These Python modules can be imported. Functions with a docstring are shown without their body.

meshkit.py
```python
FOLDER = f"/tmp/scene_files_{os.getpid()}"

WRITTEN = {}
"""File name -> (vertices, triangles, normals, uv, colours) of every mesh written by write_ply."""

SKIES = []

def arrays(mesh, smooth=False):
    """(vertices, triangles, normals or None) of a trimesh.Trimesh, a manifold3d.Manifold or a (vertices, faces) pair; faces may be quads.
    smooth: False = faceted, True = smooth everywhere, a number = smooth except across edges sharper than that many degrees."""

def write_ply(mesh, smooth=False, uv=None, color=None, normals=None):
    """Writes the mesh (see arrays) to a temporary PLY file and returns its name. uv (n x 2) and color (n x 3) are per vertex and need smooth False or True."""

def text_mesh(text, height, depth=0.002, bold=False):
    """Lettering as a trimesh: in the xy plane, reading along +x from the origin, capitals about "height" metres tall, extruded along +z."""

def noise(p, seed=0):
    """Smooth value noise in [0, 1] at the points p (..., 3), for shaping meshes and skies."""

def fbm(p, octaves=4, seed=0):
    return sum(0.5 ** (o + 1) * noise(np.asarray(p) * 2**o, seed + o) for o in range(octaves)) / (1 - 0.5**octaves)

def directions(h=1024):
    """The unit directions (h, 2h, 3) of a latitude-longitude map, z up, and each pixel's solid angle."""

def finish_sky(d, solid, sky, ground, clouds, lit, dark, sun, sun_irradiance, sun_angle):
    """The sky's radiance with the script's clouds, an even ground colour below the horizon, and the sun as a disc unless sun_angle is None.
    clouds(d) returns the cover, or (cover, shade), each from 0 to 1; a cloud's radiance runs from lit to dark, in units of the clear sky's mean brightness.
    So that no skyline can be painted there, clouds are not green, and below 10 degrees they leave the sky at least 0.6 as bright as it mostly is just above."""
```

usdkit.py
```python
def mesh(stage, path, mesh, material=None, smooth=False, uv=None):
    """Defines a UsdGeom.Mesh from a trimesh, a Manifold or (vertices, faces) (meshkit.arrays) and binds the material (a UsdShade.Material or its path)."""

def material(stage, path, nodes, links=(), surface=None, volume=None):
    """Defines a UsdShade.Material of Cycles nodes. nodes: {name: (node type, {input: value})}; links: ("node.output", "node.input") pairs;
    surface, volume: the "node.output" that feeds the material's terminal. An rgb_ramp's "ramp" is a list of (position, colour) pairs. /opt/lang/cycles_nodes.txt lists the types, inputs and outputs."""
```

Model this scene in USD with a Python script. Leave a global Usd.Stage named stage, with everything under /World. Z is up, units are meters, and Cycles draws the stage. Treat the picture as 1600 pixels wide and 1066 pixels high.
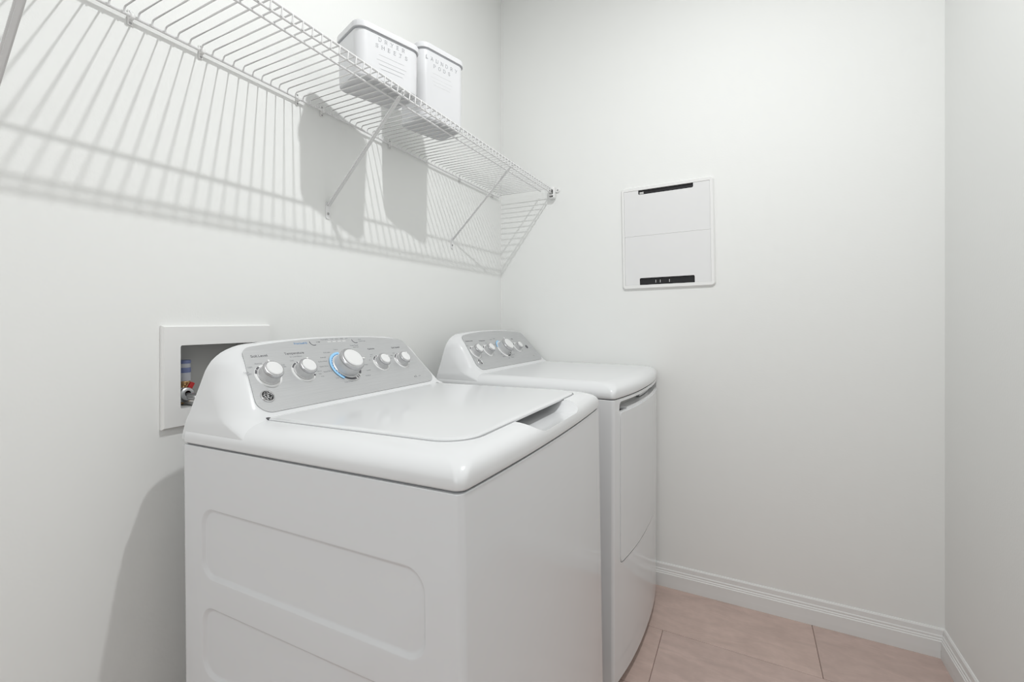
import math, random
import numpy as np, trimesh, manifold3d as m3
from shapely.geometry import Polygon, box as sbox, Point
from shapely import affinity
from pxr import Usd, UsdGeom, UsdLux, Gf, Sdf, UsdShade
import usdkit, meshkit

stage = Usd.Stage.CreateInMemory()
UsdGeom.SetStageUpAxis(stage, UsdGeom.Tokens.z)
UsdGeom.SetStageMetersPerUnit(stage, 1.0)
stage.SetDefaultPrim(UsdGeom.Xform.Define(stage, '/World').GetPrim())
random.seed(7)

# ------------------------------------------------------------------ camera, light, exposure
CAM = (1.1405, -0.5036, 1.1632)
YAW = math.degrees(0.4792)
F_PX, HORIZON = 706.0, 500.26
cam = UsdGeom.Camera.Define(stage, '/World/camera')
cam.AddTranslateOp().Set(Gf.Vec3d(*CAM))
cam.AddRotateXYZOp().Set(Gf.Vec3f(90, 0, YAW))
cam.CreateHorizontalApertureAttr(36.0)
cam.CreateVerticalApertureAttr(36.0 * 1066 / 1600)
cam.CreateFocalLengthAttr(F_PX / 1600 * 36.0)
cam.CreateVerticalApertureOffsetAttr((HORIZON - 533) / 1600 * 36.0)
cam.CreateClippingRangeAttr(Gf.Vec2f(0.02, 50))
cam.CreateExposureAttr(0.75)

LAMP = (1.10, 0.32, 2.85)
LAMP_W = 11.0
FILL_W = 7.0
CEIL = 3.02
XR, YB, YF = 1.7472, 1.5681, -1.75        # right wall, back wall, wall behind the camera

# ------------------------------------------------------------------ helpers
used = {}
def numbered(path):
    k = used.get(path, 0)
    used[path] = k + 1
    return path if k == 0 else f'{path}_{k:03d}'

def P(o):
    return str(o.GetPath())

def tag(o, label=None, cat=None, group=None, kind=None):
    p = o if isinstance(o, Usd.Prim) else o.GetPrim()
    for k, v in (('label', label), ('category', cat), ('group', group), ('kind', kind)):
        if v:
            p.SetCustomDataByKey(k, v)
    return p

def obj(name, mesh, mat, parent=None, smooth=32, label=None):
    path = numbered((P(parent) if parent else '/World') + '/' + name)
    if isinstance(mesh, list):
        mesh = trimesh.util.concatenate([tm(m) for m in mesh])
    o = usdkit.mesh(stage, path, mesh, MAT[mat], smooth=smooth).GetPrim()
    if label:
        tag(o, label)
    return o

def thing(name, label, cat, loc=(0, 0, 0), rot=(0, 0, 0), group=None):
    x = UsdGeom.Xform.Define(stage, numbered('/World/' + name))
    x.AddTranslateOp().Set(Gf.Vec3d(*map(float, loc)))
    if any(rot):
        x.AddRotateXYZOp().Set(Gf.Vec3f(*map(float, rot)))
    return tag(x, label, cat, group)

def grp(name, parent):
    return UsdGeom.Xform.Define(stage, numbered(P(parent) + '/' + name)).GetPrim()

def struct(name, mesh, mat, label, cat, smooth=False):
    o = obj(name, mesh, mat, None, smooth)
    tag(o, label, cat, kind='structure')
    return o

def tm(m):
    if hasattr(m, 'to_mesh'):
        q = m.to_mesh()
        return trimesh.Trimesh(q.vert_properties[:, :3], q.tri_verts, process=False)
    return m

def mf(t):
    t = tm(t)
    return m3.Manifold(m3.Mesh(np.asarray(t.vertices, np.float32), np.asarray(t.faces, np.uint32)))

def bx(x0, x1, y0, y1, z0, z1):
    b = trimesh.creation.box((x1 - x0, y1 - y0, z1 - z0))
    b.apply_translation(((x0 + x1) / 2, (y0 + y1) / 2, (z0 + z1) / 2))
    return b

def rbox(x0, x1, y0, y1, z0, z1, r=.003, seg=8):
    s = m3.Manifold.sphere(r, seg)
    return tm(m3.Manifold.batch_hull([s.translate((x, y, z)) for x in (x0 + r, x1 - r) for y in (y0 + r, y1 - r) for z in (z0 + r, z1 - r)]))

def tube(pts, r, sides=8, caps=True):
    p = np.asarray(pts, float)
    t = np.gradient(p, axis=0)
    t /= np.linalg.norm(t, axis=1, keepdims=True)
    ref = np.array([0, 0, 1.0]) if abs(t[0, 2]) < .9 else np.array([1.0, 0, 0])
    rings = []
    for i in range(len(p)):
        a = np.cross(t[i], ref)
        if np.linalg.norm(a) < 1e-4:
            a = np.cross(t[i], [0, 1.0, 0])
        a /= np.linalg.norm(a)
        b = np.cross(t[i], a)
        ang = np.arange(sides) * 2 * np.pi / sides
        rings.append(p[i] + r * (np.cos(ang)[:, None] * a + np.sin(ang)[:, None] * b))
    return loft(rings, caps)

def loft(rings, caps=True):
    n, k = len(rings[0]), len(rings)
    v = np.vstack(rings)
    f = []
    for i in range(k - 1):
        for j in range(n):
            a, b = i * n + j, i * n + (j + 1) % n
            f += [(a, b, b + n), (a, b + n, a + n)]
    if caps:
        v = np.vstack([v, np.mean(rings[0], 0), np.mean(rings[-1], 0)])
        for j in range(n):
            f += [((j + 1) % n, j, n * k), ((k - 1) * n + j, (k - 1) * n + (j + 1) % n, n * k + 1)]
    m = trimesh.Trimesh(v, np.array(f), process=True)
    if m.volume < 0:
        m.invert()
    return m

def rrect(x0, x1, y0, y1, r, seg=8):
    return sbox(x0 + r, y0 + r, x1 - r, y1 - r).buffer(r, quad_segs=seg)

def ext(poly, h, z=0.0):
    gs = getattr(poly, 'geoms', [poly])
    m = trimesh.util.concatenate([trimesh.creation.extrude_polygon(g, h, engine='earcut') for g in gs])
    m.apply_translation((0, 0, z))
    return m

def lathe(prof, n=40):
    return trimesh.creation.revolve(np.asarray(prof, float), sections=n)

def put(m, M):
    m = m.copy()
    m.apply_transform(M)
    return m

def frame(o, ex, ey, ez):
    M = np.eye(4)
    M[:3, 0], M[:3, 1], M[:3, 2], M[:3, 3] = ex, ey, ez, o
    return M

# ------------------------------------------------------------------ materials
MAT = {}
L = '/World/Looks/'
UsdGeom.Scope.Define(stage, '/World/Looks')

def plain(name, col, rough=.4, metal=0., **kw):
    MAT[name] = usdkit.material(stage, L + name, {'p': ('principled_bsdf', dict(base_color=col, roughness=rough, metallic=metal, **kw))}, [], surface='p.BSDF')

def painted(name, col, scale, strength, rough, dist=.002):
    MAT[name] = usdkit.material(stage, L + name, {
        'g': ('geometry', {}),
        'n': ('noise_texture', dict(scale=scale, detail=4.0, roughness=.55)),
        'b': ('bump', dict(strength=strength, distance=dist)),
        'p': ('principled_bsdf', dict(base_color=col, roughness=rough))},
        [('g.position', 'n.vector'), ('n.fac', 'b.height'), ('b.normal', 'p.normal')], surface='p.BSDF')

painted('wall_paint', (.855, .862, .846), 130., .12, .62)
painted('ceiling_paint', (.86, .86, .85), 90., .3, .8)
plain('trim_paint', (.80, .80, .79), .35)
plain('enamel', (.77, .776, .786), .035)
plain('enamel_side', (.74, .747, .76), .07)
plain('plastic_white', (.755, .762, .77), .18)
plain('lid_white', (.74, .747, .755), .12)
plain('gap_dark', (.10, .10, .105), .6)
plain('shelf_white', (.80, .80, .80), .35)
plain('shelf_grey', (.76, .76, .76), .4)
plain('tin_white', (.73, .735, .75), .3)
plain('print_grey', (.36, .37, .39), .5)
plain('print_dark', (.12, .12, .13), .5)
plain('print_blue', (.10, .28, .55), .5)
plain('ring_blue', (.36, .66, .95), .35)
plain('ring_white', (.84, .84, .84), .3)
plain('panel_white', (.79, .79, .79), .4)
plain('knob_grey', (.62, .62, .625), .35, .3)
plain('chrome', (.75, .75, .76), .18, .9)
plain('bezel_grey', (.52, .52, .53), .25, .7)
plain('knob_cap', (.80, .80, .80), .3)
plain('black', (.015, .015, .017), .35)
plain('slot_black', (.006, .006, .008), .6)
plain('box_grey', (.55, .55, .54), .55)
plain('frame_white', (.84, .84, .83), .35)
plain('red_lever', (.50, .03, .03), .35)
plain('brass', (.70, .45, .22), .3, .9)
plain('nut_metal', (.45, .46, .47), .32, .8)
plain('label_blue', (.25, .30, .55), .4)
plain('clear_plastic', (.72, .74, .80), .25)
plain('foot_rubber', (.05, .05, .05), .7)
plain('screw_metal', (.40, .40, .40), .35, .8)
plain('slot_wire', (.55, .55, .55), .5)
plain('grout', (.38, .29, .26), .85)
MAT['brushed'] = usdkit.material(stage, L + 'brushed', {
    'tc': ('texture_coordinate', {}),
    'm': ('mapping', dict(scale=(220., 2.0, 220.))),
    'n': ('noise_texture', dict(scale=6., detail=2.)),
    'r': ('rgb_ramp', {'ramp': [(0.3, (.50, .505, .51)), (.7, (.56, .565, .57))]}),
    'p': ('principled_bsdf', dict(roughness=.42, metallic=.35))},
    [('tc.object', 'm.vector'), ('m.vector', 'n.vector'), ('n.fac', 'r.fac'), ('r.color', 'p.base_color')], surface='p.BSDF')
for i, base in enumerate([(.575, .44, .39), (.56, .43, .385), (.59, .455, .405)]):
    lo = tuple(c * .90 for c in base)
    hi = tuple(min(1, c * 1.10 + .01) for c in base)
    MAT[f'tile_{i}'] = usdkit.material(stage, L + f'tile_{i}', {
        'g': ('geometry', {}),
        'm': ('mapping', dict(scale=(2.2, 6.5, 1.), rotation=(0, 0, .35 + .5 * i))),
        'n': ('noise_texture', dict(scale=2.4, detail=6., roughness=.6, distortion=1.2)),
        'n2': ('noise_texture', dict(scale=26., detail=5., roughness=.65)),
        'r': ('rgb_ramp', {'ramp': [(0.28, lo), (.5, base), (.72, hi)]}),
        'r2': ('rgb_ramp', {'ramp': [(0.35, (.93, .92, .92)), (.65, (1., 1., 1.))]}),
        'x': ('mix_color', dict(blend_type='multiply', fac=1.)),
        'p': ('principled_bsdf', dict(roughness=.38))},
        [('g.position', 'm.vector'), ('m.vector', 'n.vector'), ('g.position', 'n2.vector'), ('n.fac', 'r.fac'), ('n2.fac', 'r2.fac'),
         ('r.color', 'x.a'), ('r2.color', 'x.b'), ('x.result', 'p.base_color')], surface='p.BSDF')

# ------------------------------------------------------------------ room shell
T = .12
struct('wall_left', mf(bx(-T, 0, YF - T, YB + T, 0, CEIL)) - mf(bx(-.09, .05, .048, .242, .957, 1.112)), 'wall_paint', 'off-white textured wall on the left, behind the shelf and both machines', 'wall')
struct('wall_back', bx(0, XR, YB, YB + T, 0, CEIL), 'wall_paint', 'off-white end wall carrying the square access panel', 'wall')
struct('wall_right', bx(XR, XR + T, YF - T, YB + T, 0, CEIL), 'wall_paint', 'off-white wall at the right edge, bare above its baseboard', 'wall')
struct('ceiling', bx(-T, XR + T, YF - T, YB + T, CEIL, CEIL + .1), 'ceiling_paint', 'white ceiling above the laundry room', 'ceiling')
# wall behind the camera, with an added window opening for fill light
WX0, WX1, WZ0, WZ1 = .35, 1.45, .95, 2.30
fw = trimesh.util.concatenate([bx(0, WX0, YF - T, YF, 0, CEIL), bx(WX1, XR, YF - T, YF, 0, CEIL), bx(WX0, WX1, YF - T, YF, 0, WZ0), bx(WX0, WX1, YF - T, YF, WZ1, CEIL)])
struct('wall_front', fw, 'wall_paint', 'off-white wall behind the viewpoint with an added window opening in it', 'wall')
wf = ext(sbox(WX0 - .05, WZ0 - .05, WX1 + .05, WZ1 + .05).difference(sbox(WX0, WZ0, WX1, WZ1)), .02)
wf = put(wf, frame((0, YF + .02, 0), (1, 0, 0), (0, 0, 1), (0, -1, 0)))
struct('window_1', wf, 'trim_paint', 'white frame of the added fill-light window behind the viewpoint', 'window')
rl = UsdLux.RectLight.Define(stage, '/World/added_fill_light')  # added fill light behind the camera, set in the window opening
rl.CreateWidthAttr(WX1 - WX0); rl.CreateHeightAttr(WZ1 - WZ0)
rl.CreateIntensityAttr(FILL_W / (math.pi * (WX1 - WX0) * (WZ1 - WZ0)))
rl.CreateColorAttr(Gf.Vec3f(.97, .99, 1.0))
rl.AddTranslateOp().Set(Gf.Vec3d((WX0 + WX1) / 2, YF - .06, (WZ0 + WZ1) / 2))
rl.AddRotateXYZOp().Set(Gf.Vec3f(90, 0, 0))

# floor: a grout bed and square tiles in running bond
fl = UsdGeom.Xform.Define(stage, numbered('/World/floor')).GetPrim()
tag(fl, 'pinkish beige marbled tile floor with thin darker joints', 'floor', kind='structure')
obj('grout_bed', bx(0, XR, YF, YB, -.10, -.004), 'grout', fl, False)
TSX, TSY, JX, JY = .61, .3055, 1.361, 1.262
g = .0009
tk = 0
for j in range(-10, 2):
    y0, y1 = JY + j * TSY, JY + (j + 1) * TSY
    off = JX + (0 if j % 2 == 0 else -.50)
    for i in range(-5, 4):
        x0, x1 = off + i * TSX, off + (i + 1) * TSX
        a, b, c, d = max(x0 + g, 0), min(x1 - g, XR), max(y0 + g, YF), min(y1 - g, YB)
        if b - a < .01 or d - c < .01:
            continue
        e = .0012
        lo = np.array([(a, c, -.009), (b, c, -.009), (b, d, -.009), (a, d, -.009)])
        mid = lo + (0, 0, .009 - e)
        hi = np.array([(a + e, c + e, 0), (b - e, c + e, 0), (b - e, d - e, 0), (a + e, d - e, 0)])
        obj('tile', loft([lo, mid, hi]), f'tile_{(tk * 7 + j) % 3}', fl, False)
        tk += 1

# baseboards: stepped colonial profile
prof = [(0, 0), (.016, 0), (.016, .022), (.0145, .026), (.0145, .056), (.012, .059), (.012, .063), (.0095, .066), (.0095, .072), (.007, .076), (.006, .092), (.003, .097), (0, .098)]
def board(name, p0, p1, nrm, label):
    p0, p1, nrm = np.array(p0, float), np.array(p1, float), np.array(nrm, float)
    def ring(p, s):
        d = (p1 - p0) / np.linalg.norm(p1 - p0)
        return np.array([p + nrm * q[0] + d * s * q[0] + np.array([0, 0, q[1]]) for q in prof])
    struct(name, loft([ring(p0, 0 if name != 'baseboard_right' else 0), ring(p1, -1)]), 'trim_paint', label, 'baseboard', 25)
board('baseboard_back', (0, YB, 0), (XR, YB, 0), (0, -1, 0), 'white moulded baseboard along the foot of the end wall')
board('baseboard_right', (XR, YF, 0), (XR, YB, 0), (-1, 0, 0), 'white moulded baseboard along the foot of the right wall')
board('baseboard_left', (0, YF, 0), (0, YB, 0), (1, 0, 0), 'white moulded baseboard along the foot of the left wall')

# unseen ceiling lamp above the frame, placed to cast the shelf shadows
lamp = thing('unseen_ceiling_light', 'small ceiling lamp out of view above the machines, lighting the room from overhead', 'lamp', (LAMP[0], LAMP[1], CEIL))
obj('canopy', lathe([(0, -.03), (.045, -.03), (.062, -.018), (.066, 0), (0, 0)]), 'frame_white', lamp)
obj('socket', lathe([(0, -.122), (.020, -.122), (.023, -.10), (.023, -.03), (0, -.03)]), 'frame_white', lamp)
sl = UsdLux.DiskLight.Define(stage, P(lamp) + '/bulb')  # downward disc light of the unseen lamp
sl.CreateRadiusAttr(.021)
sl.CreateIntensityAttr(LAMP_W / (math.pi * math.pi * (.021 ** 2)))
sl.CreateColorAttr(Gf.Vec3f(.985, .996, 1.0))
sl.AddTranslateOp().Set(Gf.Vec3d(0, 0, LAMP[2] - CEIL))

# ------------------------------------------------------------------ washer and dryer: shared pieces
PO = np.array([-.1655, 0, .916])
PK = .8536
E1 = np.array([0, 1., 0])
E2 = np.array([-PK, 0, 1.]) / math.hypot(PK, 1)
EN = np.cross(E1, E2)
XREAR = -.33

def on_panel(y, s, h=0.0):
    return frame(PO + y * E1 + s * E2 + h * EN, E1, E2, EN)

def outline(hw, xf, amp, expo, rc, xr=XREAR, rr=.012, nf=40, nr=8):
    """Plan outline, anticlockwise, of a machine whose front bows out by amp."""
    def fx(y):
        return xf + amp * (1 - np.minimum(1, np.abs(y) / .343) ** expo)
    pts = []
    for a in np.linspace(-90, 0, nr):      # near front corner
        c = np.radians(a)
        pts.append((fx(-hw + rc) - rc + rc * np.cos(c), -hw + rc + rc * np.sin(c)))
    for y in np.linspace(-hw + rc, hw - rc, nf)[1:-1]:
        pts.append((fx(y), y))
    for a in np.linspace(0, 90, nr):
        c = np.radians(a)
        pts.append((fx(hw - rc) - rc + rc * np.cos(c), hw - rc + rc * np.sin(c)))
    for a in np.linspace(90, 180, 4):
        c = np.radians(a)
        pts.append((xr + rr + rr * np.cos(c), hw - rr + rr * np.sin(c)))
    for a in np.linspace(180, 270, 4):
        c = np.radians(a)
        pts.append((xr + rr + rr * np.cos(c), -hw + rr + rr * np.sin(c)))
    return np.array(pts)

def ring_at(o, z):
    return np.column_stack([o, np.full(len(o), z)])

def console(parent):
    rows = [  # z, front x, half width, corner length along x, corner width along y
        (.868, -.080, .3415, .030, .026), (.876, -.089, .341, .036, .032), (.886, -.107, .3395, .044, .040), (.898, -.132, .337, .054, .046), (.907, -.150, .335, .060, .048), (.916, -.1655, .331, .064, .048)]
    for z in np.linspace(.93, 1.0, 6):
        rows.append((z, -.1655 - PK * (z - .916), .331 - .30 * (z - .916), .064 + .19 * (z - .916), .048 - .09 * (z - .916)))
    for z, hw, dx in ((1.010, .301, 0), (1.020, .295, 0), (1.029, .286, .0), (1.036, .277, .0005), (1.0415, .266, .0015), (1.0455, .253, .004), (1.048, .240, .008), (1.049, .225, .013)):
        rows.append((z, -.1655 - PK * (z - .916) - dx, hw, .05, .038))
    rings = []
    for z, xf, hw, cl, cw in rows:
        xr = XREAR + .13 * max(0, z - .875)
        cl = min(cl, .88 * (xf - xr))
        pts = [(xr, -hw)]
        pts += [(xf - cl + cl * math.sin(a), -hw + cw - cw * math.cos(a)) for a in np.linspace(0, math.pi / 2, 10)]
        pts += [(xf, y) for y in np.linspace(-hw + cw, hw - cw, 26)[1:-1]]
        pts += [(xf - cl + cl * math.cos(a), hw - cw + cw * math.sin(a)) for a in np.linspace(0, math.pi / 2, 10)]
        pts += [(xr, y) for y in np.linspace(hw, -hw, 26)[:-1]]
        w = max(0, (z - .93) / (1.049 - .93))
        r = []
        for x, y in pts:
            dz = .0115 * w * (1 - min(1, abs(y) / .27) ** 2)
            fr = (x - xr) / max(1e-6, xf - xr)
            r.append((x - PK * dz * fr, y, z + dz))
        rings.append(np.array(r))
    return obj('console', loft(rings), 'plastic_white', parent, 40)

def panel_outline():
    b = [(-.272, .002)]
    top = [(y, .1855 - .017 * (abs(y) / .25) ** 2.2) for y in np.linspace(-.256, .256, 25)]
    poly = Polygon([(-.2905, .002)] + top + [(.2905, .002)])
    poly = poly.buffer(-.028).buffer(.028, quad_segs=10)
    return poly

def panel(parent):
    m = put(ext(panel_outline(), .0016), on_panel(0, 0, 0))
    return obj('control_panel', m, 'brushed', parent, 25, label='brushed silver control panel')

def words(pp, text, y, s, h, mat='print_grey', bold=False):
    m = meshkit.text_mesh(text, h, .0002, bold)
    m.apply_translation((-m.bounds[:, 0].mean(), -m.bounds[:, 1].mean(), 0))
    obj('lettering', put(m, on_panel(y, s, .00165)), mat, pp, False)

def arc_mesh(r0, r1, a0, a1, h, n=16):
    a = np.radians(np.linspace(a0, a1, n))
    pts = [(r1 * math.cos(t), r1 * math.sin(t)) for t in a] + [(r0 * math.cos(t), r0 * math.sin(t)) for t in a[::-1]]
    return ext(Polygon(pts), h)

def knob(parent, y, s, rr, rk, hk, pointer=60, ring='ring_white', label=None, ticks=()):
    k = grp('knob', parent)
    if label:
        tag(k, label)
    M = on_panel(y, s, .0016)
    obj('dial_ring', put(lathe([(0, .0004), (rr * .80, .0004), (rr * .86, .0016), (rr * .95, .0016), (rr, 0), (0, 0)]), M), ring, k, 30)
    obj('skirt', put(lathe([(0, 0), (rk * 1.06, 0), (rk * 1.05, .0022), (rk * .985, .003), (rk * .95, hk * .60), (rk * .93, hk * .68), (0, hk * .68)]), M), 'knob_grey', k, 35)
    obj('bezel', put(lathe([(0, hk * .64), (rk * .90, hk * .66), (rk * .97, hk * .74), (rk * .97, hk * .82), (rk * .90, hk * .93), (rk * .80, hk * .97), (0, hk * .97)]), M), 'bezel_grey', k, 35)
    obj('cap', put(lathe([(0, hk * .9), (rk * .76, hk * .9), (rk * .76, hk * .99), (rk * .70, hk * 1.04), (0, hk * 1.06)]), M), 'knob_cap', k, 35)
    c = math.radians(pointer)
    nub = rbox(rk * .80, rk * 1.05, -.0022, .0022, hk * .80, hk * .97, .001, 6)
    R = trimesh.transformations.rotation_matrix(c, (0, 0, 1))
    obj('pointer', put(put(nub, R), M), 'knob_cap', k, 30)
    for a0, a1, m in ticks:
        obj('dial_mark', put(arc_mesh(rr * .84, rr * .97, a0, a1, .0003), put_h(M, .0017)), m, k, False)
    return k

def put_h(M, h):
    N = M.copy()
    N[:3, 3] = N[:3, 3] + h * N[:3, 2]
    return N

def emblem(parent, y, s, r):
    e = grp('emblem', parent)
    M = on_panel(y, s, .0016)
    obj('rim', put(lathe([(r * .78, 0), (r, 0), (r * 1.0, .0012), (r * .93, .0030), (r * .83, .0030), (r * .78, .0012)]), M), 'chrome', e, 40)
    obj('disc', put(lathe([(0, 0), (r * .80, 0), (r * .80, .0012), (0, .0012)]), M), 'black', e, 30)
    q = []
    for a in (45, 135, 225, 315):          # four curling flourishes round the rim
        t = np.linspace(0, 1, 14)
        ang = np.radians(a - 38 + 76 * t)
        rad = r * (.66 - .16 * np.sin(t * math.pi * .9) ** 2)
        q.append(tube(np.column_stack([rad * np.cos(ang), rad * np.sin(ang), np.full(14, .0013)]), r * .045, 6))
    def stroke(pts):
        p = np.array(pts, float) * r * .46
        u = np.linspace(0, 1, len(p))
        uu = np.linspace(0, 1, 20)
        c = [np.polyval(np.polyfit(u, p[:, i], 3), uu) for i in (0, 1)]
        q.append(tube(np.column_stack([c[0], c[1], np.full(20, .0013)]), r * .05, 6))
    # two joined script capitals, G and E
    stroke([(-.05, .62), (-.5, .9), (-.95, .3), (-.8, -.5), (-.3, -.75), (-.05, -.3), (-.1, .05)])
    stroke([(-.4, .0), (-.2, .06), (0, .1)])
    stroke([(.85, .6), (.5, .9), (.2, .62), (.3, .2), (.55, .08)])
    stroke([(.55, .08), (.15, -.1), (.15, -.6), (.5, -.85), (.9, -.5)])
    obj('monogram', [put(x, M) for x in q], 'chrome', e, 40)
    return e

def deck(hw, xf, amp, expo, top, seam=.862, side_in=.062, front_in=.052, rc0=.016):
    rings = [ring_at(outline(hw - .007, xf - .007, amp, expo, rc0, XREAR + .004), seam - .004),
             ring_at(outline(hw - .0015, xf - .0015, amp, expo, rc0), seam),
             ring_at(outline(hw, xf, amp, expo, rc0), seam + .0025)]
    z0 = seam + .009
    for a in np.linspace(0, 90, 13):
        c = math.radians(a)
        q = 1 - math.cos(c)
        rc = rc0 + .045 * q
        zz = z0 + (top - z0) * math.sin(c)
        rings.append(ring_at(outline(hw - side_in * q, xf - front_in * q ** 1.35, amp * (1 - .4 * q), expo, rc), zz))
    return loft(rings)

def cabinet(hw, xf, amp, expo, top=.8575, z0=.035):
    o = lambda d, dz: ring_at(outline(hw - d, xf - d, amp, expo, .012), dz)
    return loft([o(.006, z0), o(0, z0 + .006), o(0, top - .002), o(.0015, top)])

def fpanel(poly, fx, d0, d1, seg=.03):
    """A polygon in (y, z) bent onto the bowed front, from depth d0 to d1 in front of it."""
    q = mf(ext(poly, d1 - d0, d0)).refine_to_length(seg).to_mesh()
    v = np.asarray(q.vert_properties[:, :3], float)
    m = trimesh.Trimesh(np.column_stack([fx(v[:, 0]) + v[:, 2], v[:, 0], v[:, 1]]), q.tri_verts, process=False)
    if m.volume < 0:
        m.invert()
    return m

def feet(parent, xs, hw, zb):
    for x in xs:
        for y in (-hw + .05, hw - .05):
            f = lathe([(0, zb(x)), (.018, zb(x)), (.020, zb(x) + .006), (.010, zb(x) + .012), (.008, .05), (0, .05)], 20)
            f.apply_translation((x, y, 0))
            obj('foot', f, 'foot_rubber', parent, 30)

# ------------------------------------------------------------------ the washing machine (leans back slightly on its feet)
WTH, WYAW, WH = .0155, .0176, .063
washer = thing('washing_machine', 'white top-loading washing machine with five knobs, nearest the viewer', 'washing machine', (.4729, .343, WH), (0, -math.degrees(WTH), math.degrees(WYAW)))
WF = (.3325, .012, 2.0)
body = mf(cabinet(.343, WF[0], WF[1], WF[2], z0=-.03))
for z0, z1 in ((.607, .744), (.419, .556), (.231, .368)):
    layers = []
    for d, dep in ((0, -.004), (.0, 0), (.0025, .0008), (.0065, .0042), (.010, .0052)):
        r = rrect(-.266 + d, .272 - d, z0 + d, z1 - d, .036 - d * .7, 10)
        c = np.array(r.exterior.coords)[:-1]
        layers.append(np.column_stack([c[:, 0], np.full(len(c), -.343 + dep), c[:, 1]]))
    body = body - mf(loft(layers))
obj('cabinet', body, 'enamel_side', washer, 35)
dk = mf(deck(.3435, WF[0] + .002, WF[1], WF[2], .9075))
s = m3.Manifold.sphere(1.0, 48).scale((.066, .050, .036))
scoop = m3.Manifold.batch_hull([s.translate((x, y, .919)) for y in (-.058, .112) for x in (.262, .318)])
dk = dk - scoop
seat = rrect(-.05, .2985, -.2835, .2835, .062).union(sbox(-.17, -.2835, .1, .2835))
dk = dk - mf(ext(seat.difference(seat.buffer(-.012)), .02, .9035))
obj('top_deck', dk, 'plastic_white', washer, 32)
lid = []
for d, z in ((.002, .9040), (.0003, .9052), (0, .9085), (.0012, .9102), (.004, .9112), (.012, .9118)):
    q = rrect(-.05, .295 - d, -.2805 + d, .2805 - d, .06 - d * .6, 12).union(sbox(-.166 + d, -.2805 + d, .10, .2805 - d))
    lid.append(ring_at(np.array(q.exterior.coords)[:-1], z))
obj('lid', loft(lid), 'lid_white', washer, 32)
console(washer)
pp = panel(washer)
hinge = [rbox(-.160, -.150, y - .004, y + .004, .902, .9118, .002) for y in (-.2785, .2785)]
for h in hinge:
    obj('hinge', h, 'gap_dark', washer, 30)
feet(washer, (-.27, .26), .343, lambda x: -WH - x * WTH)
D_, W_ = 'print_dark', 'ring_white'
knob(washer, -.229, .090, .0295, .0228, .027, 100, ticks=((118, 138, D_), (142, 164, D_)))
knob(washer, -.142, .090, .0290, .0220, .026, 75, ticks=((112, 150, D_), (98, 105, D_), (-38, -25, D_)))
mk = knob(washer, -.017, .090, .0440, .0345, .037, -6, 'ring_white', label='large main cycle knob with a pale blue dial ring',
          ticks=((225, 283, D_), (292, 296, D_), (303, 306, D_), (318, 338, D_)))
obj('dial_arc', put(arc_mesh(.0395, .0462, 88, 232, .0004, 40), on_panel(-.017, .090, .0034)), 'ring_blue', mk, False, label='pale blue printed arc')  # blue arc printed on the dial
for a in range(95, 228, 12):
    obj('dial_mark', put(arc_mesh(.0385, .0405, a, a + 9, .0003, 4), on_panel(-.017, .090, .0039)), 'print_blue', mk, False)
knob(washer, .109, .088, .0268, .0200, .022, 30, ticks=((112, 150, D_), (95, 104, D_)))
knob(washer, .195, .088, .0268, .0200, .022, 45, ticks=((112, 150, D_), (95, 104, D_)))
emblem(washer, -.255, .040, .0148)
words(pp, 'Soil Level', -.226, .144, .0062, D_)
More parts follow.
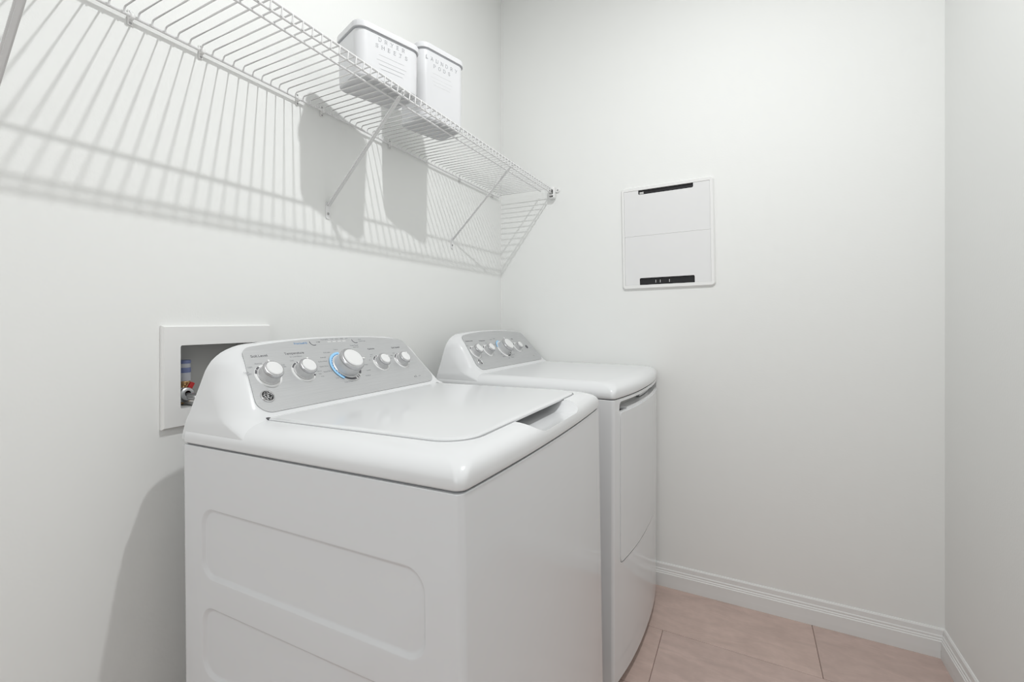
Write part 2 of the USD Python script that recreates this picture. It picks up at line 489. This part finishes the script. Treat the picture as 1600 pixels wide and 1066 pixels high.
for t, y, z in (('Extra', -.272, .104), ('Light', -.268, .099), ('Light', -.259, .116), ('Normal', -.237, .124), ('Heavy', -.212, .123)):
    words(pp, t, y, z, .0034)
words(pp, 'Temperature', -.139, .1435, .0062, D_)
words(pp, 'w/ Cold Rinse', -.140, .1345, .0036)
for t, y, z in (('Tap', -.183, .114), ('Cold', -.183, .109), ('Cold', -.156, .124), ('Warm', -.101, .086), ('Hot', -.103, .078), ('Hot', -.100, .070)):
    words(pp, t, y, z, .0034)
words(pp, 'PreciseFill', -.107, .1725, .0056, 'print_blue')
words(pp, 'PreciseFill', -.032, .1806, .0034)
for i, t in enumerate(('Low', 'Med', 'High', 'Max')):
    words(pp, t, -.0085 + i * .0165, .1808, .0034)
    obj('indicator', put(rbox(-.0056, .0056, -.0013, .0013, 0, .0006, .0003, 6), on_panel(-.022 + i * .0165, .1725, .0015)), 'knob_cap', pp, False)
arrow = Polygon([(-.0075, -.0004), (.003, -.0004), (.003, -.0016), (.0072, 0), (.003, .0016), (.003, .0004), (-.0075, .0004)])
obj('arrow_mark', put(ext(arrow, .0002), on_panel(-.0565, .1733, .00165)), 'print_dark', pp, False)
for y in (-.071, .066):
    b = grp('push_button', washer)
    obj('button_face', put(lathe([(0, .0003), (.0088, .0003), (.0092, 0), (0, 0)]), on_panel(y, .1735, .0016)), 'brushed', b, 30)
    obj('button_edge', put(arc_mesh(.0088, .0102, 165, 300, .0006), on_panel(y, .1735, .0016)), 'print_dark', b, False)
words(pp, 'Deep Rinse', .053, .1555, .0040)
words(pp, 'warm rinse', .055, .1497, .0028)
words(pp, 'Start', .085, .1755, .0036)
words(pp, 'Hold 3 sec', .091, .1692, .0036)
for t, y, z in (('Colors', -.017, .146), ('Delicates', -.049, .139), ('Casuals', -.068, .125), ('Active Wear', -.076, .113), ('Quick Rinse', -.080, .098), ('Speed Wash', -.077, .082), ('Soak', -.062, .060), ('Drain & Spin', -.036, .044),
                ('Whites', .050, .112), ('Bulky', .052, .088), ('Towels', .048, .070), ('Sanitize', .036, .054)):
    words(pp, t, y, z, .0034)
words(pp, 'Options', .105, .139, .0052, D_)
for t, y, z in (('Off', .074, .102), ('On', .086, .113), ('Auto', .092, .119)):
    words(pp, t, y, z, .0030)
words(pp, 'Spin Speed', .205, .137, .0050, D_)
for t, y, z in (('Low', .158, .100), ('Med', .168, .110), ('High', .182, .117)):
    words(pp, t, y, z, .0030)
words(pp, '4.5', .208, .0265, .0058, D_)
words(pp, 'cu ft', .227, .0265, .0030)

# ------------------------------------------------------------------ the dryer
DH = .0574
dryer = thing('clothes_dryer', 'white front-loading clothes dryer with four knobs, beside the end wall', 'dryer', (.4297, 1.2185, DH), (0, 0, math.degrees(-.0115)))
DF = (.352, .032, 2.3)
dfx = lambda y: DF[0] + DF[1] * (1 - np.minimum(1, np.abs(y) / .343) ** DF[2])
db = mf(cabinet(.343, DF[0], DF[1], DF[2], z0=-.030))
door_poly = rrect(-.300, .300, .338, .822, .022)
slot_poly = rrect(-.304, .304, .806, .8485, .014)
db = db - mf(fpanel(door_poly.buffer(.002), dfx, -.014, .02))
db = db - mf(fpanel(slot_poly, dfx, -.040, .02))
obj('cabinet', db, 'enamel', dryer, 35)
door = grp('door', dryer)
dp = door_poly.difference(sbox(-.5, .8165, .5, 1.0))
dl = mf(fpanel(dp.buffer(-.003), dfx, -.0125, .0012)) + mf(fpanel(dp, dfx, -.0125, -.0012))
obj('door_panel', dl, 'enamel', door, 25)
obj('door_handle', fpanel(rrect(-.235, .285, .812, .823, .003), dfx, -.036, -.004), 'plastic_white', door, 30, label='white grip strip along the top edge of the door')
obj('slot_liner', fpanel(rrect(-.30, .30, .808, .8465, .012), dfx, -.0395, -.036), 'box_grey', dryer, 30, label='grey back of the handle recess')
obj('latch_cover', fpanel(rrect(-.03, .15, .826, .8465, .003), dfx, -.036, -.022), 'plastic_white', dryer, 30)
obj('top_deck', deck(.3435, DF[0] + .002, DF[1], DF[2], .908, side_in=.055, front_in=.055), 'plastic_white', dryer, 32)
console(dryer)
pd = panel(dryer)
feet(dryer, (-.27, .27), .343, lambda x: -DH)
for y, s, rr, rk, hk, pt in ((-.236, .086, .0295, .0215, .027, 60), (-.141, .086, .0290, .0205, .026, 60), (-.012, .086, .0430, .0330, .037, 100), (.117, .086, .0270, .0190, .022, 40)):
    big = rr > .04
    k = knob(dryer, y, s, rr, rk, hk, pt, label='large main drying knob with a pale blue dial ring' if big else None,
             ticks=((262, 300, D_), (310, 335, D_)) if big else ((118, 150, D_),))
    if big:
        obj('dial_arc', put(arc_mesh(.0385, .0452, 92, 165, .0004, 30), on_panel(y, s, .0034)), 'ring_blue', k, False, label='pale blue printed arc')  # printed arc, as on the washer dial
obj('start_button', put(lathe([(0, .0022), (.008, .0022), (.0095, .001), (.0095, 0), (0, 0)]), on_panel(.207, .082, .0016)), 'print_dark', dryer, 30, label='dark round start button')
emblem(dryer, -.253, .037, .0140)
for t, y, z in (('Dryness Level', -.228, .139), ('Temperature', -.136, .136), ('Start', .121, .134)):
    words(pd, t, y, z, .0056, D_)
for t, y, z in (('Cottons', -.062, .139), ('Normal', -.030, .143), ('Delicates', -.066, .112), ('Less', -.060, .060), ('Timed Dry', -.052, .046), ('More', -.020, .036), ('Warm Up', .036, .050), ('Easy Care', .012, .036), ('Off', .062, .070),
                ('Damp', -.262, .118), ('Low', -.170, .116), ('High', -.118, .122), ('Off', .090, .108)):
    words(pd, t, y, z, .0036)
words(pd, '7.2', .214, .028, .0048, D_)

# ------------------------------------------------------------------ laundry outlet box in the left wall
lb = thing('laundry_outlet_box', 'white framed washer outlet box in the left wall with a red-levered valve', 'outlet box', (0, .145, 1.037))
fo = sbox(-.126, -.115, .126, .114)
fi = rrect(-.0905, .0905, -.074, .069, .004)
FX = frame((0, 0, 0), (0, 1, 0), (0, 0, 1), (1, 0, 0))
fr = []
for d, z in ((0, 0), (0, .006), (.003, .010), (.010, .0115)):
    pass
fm = m3.Manifold.batch_hull([mf(ext(fo, .006)), mf(ext(fo.buffer(-.003, join_style=2), .011))]) - mf(ext(fi, .03, -.01))
obj('frame', put(tm(fm), FX), 'frame_white', lb, 25, label='flat white face frame')
bxm = mf(ext(fi.buffer(.004), .085, -.0845)) - mf(ext(fi, .10, -.080))
obj('recess', put(tm(bxm), FX), 'box_grey', lb, 25, label='grey recessed box')
v = grp('valve', lb)
obj('valve_body', lathe([(0, 0), (.013, 0), (.013, .030), (.009, .034), (.009, .06), (0, .06)], 24), 'brass', v, 35)
vb = stage.GetPrimAtPath(P(v) + '/valve_body')
UsdGeom.Xformable(vb).AddTranslateOp().Set(Gf.Vec3d(-.060, -.050, -.073))
nut = lathe([(.007, 0), (.0165, 0), (.0175, .002), (.0175, .010), (.0150, .012), (.0150, .026), (.012, .028), (.007, .028)], 24)
M1 = trimesh.transformations.rotation_matrix(math.radians(78), (0, 1, 0))
M1[:3, 3] = (-.046, -.060, -.052)
obj('hose_nut', put(nut, M1), 'nut_metal', v, 40, label='grey metal hose nut')
sp = tube([(-.03, -.060, -.052), (-.012, -.054, -.053), (.004, -.042, -.056), (.012, -.024, -.063)], .0085, 12)
obj('hose', sp, 'chrome', v, 40)
lev = rbox(-.004, .004, -.005, .005, 0, .022, .002, 6)
M2 = trimesh.transformations.rotation_matrix(math.radians(-28), (1, 0, 0))
M2[:3, 3] = (-.036, -.052, -.042)
obj('lever', put(lev, M2), 'red_lever', v, 30, label='red valve lever')
a = grp('water_arrestor', lb)
def cyl(z0, z1, r, m, lab=None):
    c = lathe([(0, z0), (r * .92, z0), (r, z0 + .002), (r, z1 - .002), (r * .92, z1), (0, z1)], 24)
    c.apply_translation((-.060, -.047, 0))
    obj('arrestor_band' if lab else 'arrestor_body', c, m, a, 35, label=lab)
cyl(-.030, -.020, .012, 'brass', 'orange-brown copper collar')
cyl(-.020, .000, .0125, 'clear_plastic')
cyl(.000, .012, .0128, 'label_blue', 'blue printed band')
cyl(.012, .022, .0125, 'clear_plastic')
cyl(.022, .030, .0128, 'label_blue', 'blue printed band near the top')
pad = rbox(-.06, .002, -.055, .02, -.074, -.068, .002, 6)
obj('base_plate', pad, 'frame_white', lb, 30)

# ------------------------------------------------------------------ access panel on the end wall
ap = thing('access_panel', 'square white two-door wall access panel with black finger slots', 'access panel', (.8275, YB, 1.5345), (0, -1.0, 0))
FB = frame((0, 0, 0), (1, 0, 0), (0, 0, 1), (0, -1, 0))
of = rrect(-.1955, .1955, -.232, .232, .018, 8)
inn = sbox(-.1805, -.2125, .1785, .2135)
fm = m3.Manifold.batch_hull([mf(ext(of, .003)), mf(ext(of.buffer(-.006), .010))]) - mf(ext(inn, .03, -.01))
obj('frame', put(tm(fm), FB), 'frame_white', ap, 25)
obj('backing', put(ext(inn, .0015), FB), 'slot_black', ap, False, label='black interior seen through the finger slots')
up = sbox(-.1801, .0079, .1781, .2131).difference(rrect(-.1165, .1135, .193, .230, .006))
dn = sbox(-.1801, -.2121, .1781, .0073).difference(rrect(-.1165, .1135, -.230, -.1815, .006))
for q in (up, dn):
    obj('door', put(ext(q, .006, .0025), FB), 'panel_white', ap, False)
for x in (-.048, -.029, .010):
    obj('wire_tie', put(rbox(x - .0015, x + .0015, -.2045, -.192, .0015, .004, .0006, 6), FB), 'slot_wire', ap, 30)
obj('wire_tie', put(rbox(-.112, -.094, .196, .206, .0015, .003, .0006, 6), FB), 'box_grey', ap, 30)

# ------------------------------------------------------------------ wire shelf
SY0, SY1 = -.85, 1.552
ZW = 1.8025
fxa = lambda y: .2985 - .002 * y
shelf = thing('wire_shelf', 'long white wire shelf fixed to the left wall above both machines', 'wire shelf', (0, 0, 0))
obj('back_rod', tube([(.011, SY0, 1.792), (.011, SY1 - .03, 1.792)], .0034, 10), 'shelf_white', shelf)
obj('front_rod', tube([(fxa(SY0) - .001, SY0, ZW + .0005), (fxa(SY1) - .001, SY1, ZW + .0005)], .003, 10), 'shelf_white', shelf)
obj('lip_rod', tube([(fxa(SY0) - .003, SY0, 1.7835), (fxa(SY1) - .003, SY1, 1.7835)], .0028, 10), 'shelf_white', shelf)
obj('middle_rod', tube([(fxa(SY0) - .057, SY0, 1.7975), (fxa(SY1) - .057, SY1 - .015, 1.7975)], .0028, 10), 'shelf_white', shelf)
y = SY0 + .012
while y < SY1 - .012:
    f = fxa(y)
    pts = [(.0135, y, 1.789), (.0145, y, 1.796), (.017, y, 1.8005), (.021, y, ZW), (.15, y, ZW), (f - .004, y, ZW), (f + .0005, y, ZW), (f + .0035, y, ZW - .003), (f + .001, y, 1.782)]
    obj('wire', tube(pts, .0019, 6), 'shelf_white', shelf, True)
    y += .0246
for y in (-.036, .101, .357, .441, .733, 1.178, 1.47):
    c = grp('wall_clip', shelf)
    obj('clip_body', [rbox(.0003, .0165, y - .0045, y + .0045, 1.7865, 1.7985, .003), rbox(.0003, .004, y - .0045, y + .0045, 1.776, 1.8085, .0018)], 'frame_white', c, 30)
    for z in (1.7805, 1.8045):
        s_ = put(lathe([(0, .001), (.0022, .001), (.0027, 0), (0, 0)], 12), frame((.004, y, z), (0, 1, 0), (0, 0, 1), (1, 0, 0)))
        obj('screw', s_, 'screw_metal', c, 30)
eb = grp('end_bracket', shelf)
xe = fxa(SY1)
cup = mf(rbox(xe - .018, xe + .014, SY1 - .012, YB - .0004, 1.757, 1.814, .006)) - mf(rbox(xe - .012, xe + .008, SY1 - .03, YB - .006, 1.776, 1.80, .004)) - mf(rbox(xe - .012, xe + .008, SY1 - .03, YB - .006, 1.762, 1.772, .003))
obj('bracket_cup', cup, 'frame_white', eb, 30)
obj('screw_tab', put(lathe([(0, .006), (.010, .006), (.012, .003), (.012, 0), (0, 0)], 24), frame((xe + .022, YB - .0004, 1.799), (1, 0, 0), (0, 0, 1), (0, -1, 0))), 'frame_white', eb, 30)
obj('screw', put(lathe([(0, .002), (.0035, .002), (.004, 0), (0, 0)], 12), frame((xe + .024, YB - .0063, 1.799), (1, 0, 0), (0, 0, 1), (0, -1, 0))), 'screw_metal', eb, 30)
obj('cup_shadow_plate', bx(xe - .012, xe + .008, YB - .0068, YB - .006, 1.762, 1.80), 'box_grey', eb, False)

def brace(y, label):
    b = thing('shelf_brace', label, 'shelf bracket', (0, y, 1.473), group='diagonal braces under the wire shelf')
    f = fxa(y) - .012
    p0, p1 = np.array([.006, 0, .042]), np.array([f, 0, 1.797 - 1.473 - .016])
    d = (p1 - p0) / np.linalg.norm(p1 - p0)
    nn = np.cross([0, 1, 0], d)
    w = .0062
    # an L-section bar: one flange faces down, one stands beside it
    def bar(y0, y1, n0, n1):
        q = []
        for p in (p0, p1):
            for yy in (y0, y1):
                for k in (n0, n1):
                    q.append(p + np.array([0, yy, 0]) + nn * k)
        return trimesh.convex.convex_hull(np.array(q))
    obj('bar', [bar(-w, w, -.0012, .0012), bar(-w + .003, w - .003, .0006, .0028)], 'shelf_grey', b, 20)
    pl = ext(rrect(-.0085, .0085, 0, .052, .007), .0025)
    obj('foot_plate', put(pl, frame((.0003, 0, 0), (0, 1, 0), (0, 0, 1), (1, 0, 0))), 'shelf_white', b, 30)
    obj('screw', put(lathe([(0, .002), (.0032, .0016), (.004, 0), (0, 0)], 12), frame((.0028, 0, .016), (0, 1, 0), (0, 0, 1), (1, 0, 0))), 'screw_metal', b, 30)
    hook = tube([(f - .006, 0, .302), (f + .006, 0, .316), (f + .012, 0, .322), (f + .018, 0, .318)], .0035, 8)
    obj('hook', hook, 'shelf_white', b, 30)
brace(.465, 'white diagonal shelf brace under the two storage tins')
brace(1.123, 'white diagonal shelf brace nearest the room corner')
brace(-.237, 'grey diagonal shelf brace cut by the left edge of the photo')

# ------------------------------------------------------------------ storage tins on the shelf
def tin(loc, yaw, w, d, h, lines, label, txt_h, pitch, ty, tx):
    t = thing('storage_tin', label, 'storage tin', loc, (0, 0, yaw), group='lidded storage tins on the wire shelf')
    def rr_(k, rc):
        c = np.array(rrect(-d / 2 + k, d / 2 - k, -w / 2 + k, w / 2 - k, rc, 8).exterior.coords)[:-1]
        return c
    obj('body', loft([ring_at(rr_(.006, .022), .0), ring_at(rr_(.002, .026), .003), ring_at(rr_(.001, .026), .012), ring_at(rr_(0, .027), h * .6), ring_at(rr_(0, .027), h)]), 'tin_white', t, 35)
    obj('rim', loft([ring_at(rr_(-.0012, .028), h - .0045), ring_at(rr_(-.0012, .028), h - .0005)]), 'print_grey', t, 35, label='grey rim line under the lid')
    obj('lid', loft([ring_at(rr_(-.003, .029), h - .001), ring_at(rr_(-.0045, .030), h), ring_at(rr_(-.0045, .030), h + .013), ring_at(rr_(-.003, .029), h + .0165), ring_at(rr_(.001, .026), h + .0185), ring_at(rr_(.008, .02), h + .019)]), 'tin_white', t, 40)
    FT = lambda yy, zz: frame((d / 2 + .0001, yy, zz), (0, 1, 0), (0, 0, 1), (1, 0, 0))
    z = h - ty
    for ln in lines:
        n = len(ln)
        for i, ch in enumerate(ln):
            m = meshkit.text_mesh(ch, txt_h, .0002)
            b = m.bounds
            m.apply_translation((-(b[0, 0] + b[1, 0]) / 2, 0, 0))
            hw_ = (b[1, 0] - b[0, 0]) / 2
            ser = [bx(-hw_ - .0009, -hw_ + .0024, 0, .0007, 0, .0002), bx(-hw_ - .0009, -hw_ + .0024, txt_h - .0007, txt_h, 0, .0002)] if ch not in 'SO' else []
            obj('letter', put(trimesh.util.concatenate([m] + ser), FT(tx + (i - (n - 1) / 2) * pitch, z)), 'print_grey', t, False)
        z -= txt_h * 1.75
    z += txt_h * .75
    obj('rule_line', put(bx(-.038, .038, -.0005, .0005, 0, .0002), FT(tx, z - .006)), 'print_faint', t, False)
    for k in range(3):
        z_ = z - .020 - k * .011
        if z_ > .02:
            obj('small_print', put(bx(-.045 + .006 * k, .045 - .006 * k, -.0005, .0005, -.0001, .00003), FT(tx, z_)), 'print_faint', t, False)
plain('print_faint', (.685, .69, .705), .3)
tin((.211, .462, 1.8068), -18, .190, .135, .126, ('DRYER', 'SHEETS'), 'low wide white lidded tin lettered DRYER SHEETS on the shelf', .0105, .0178, .021, .004)
tin((.196, .727, 1.8068), -15, .178, .130, .221, ('LAUNDRY', 'PODS'), 'tall white lidded tin lettered LAUNDRY PODS on the shelf', .0115, .0200, .034, -.009)
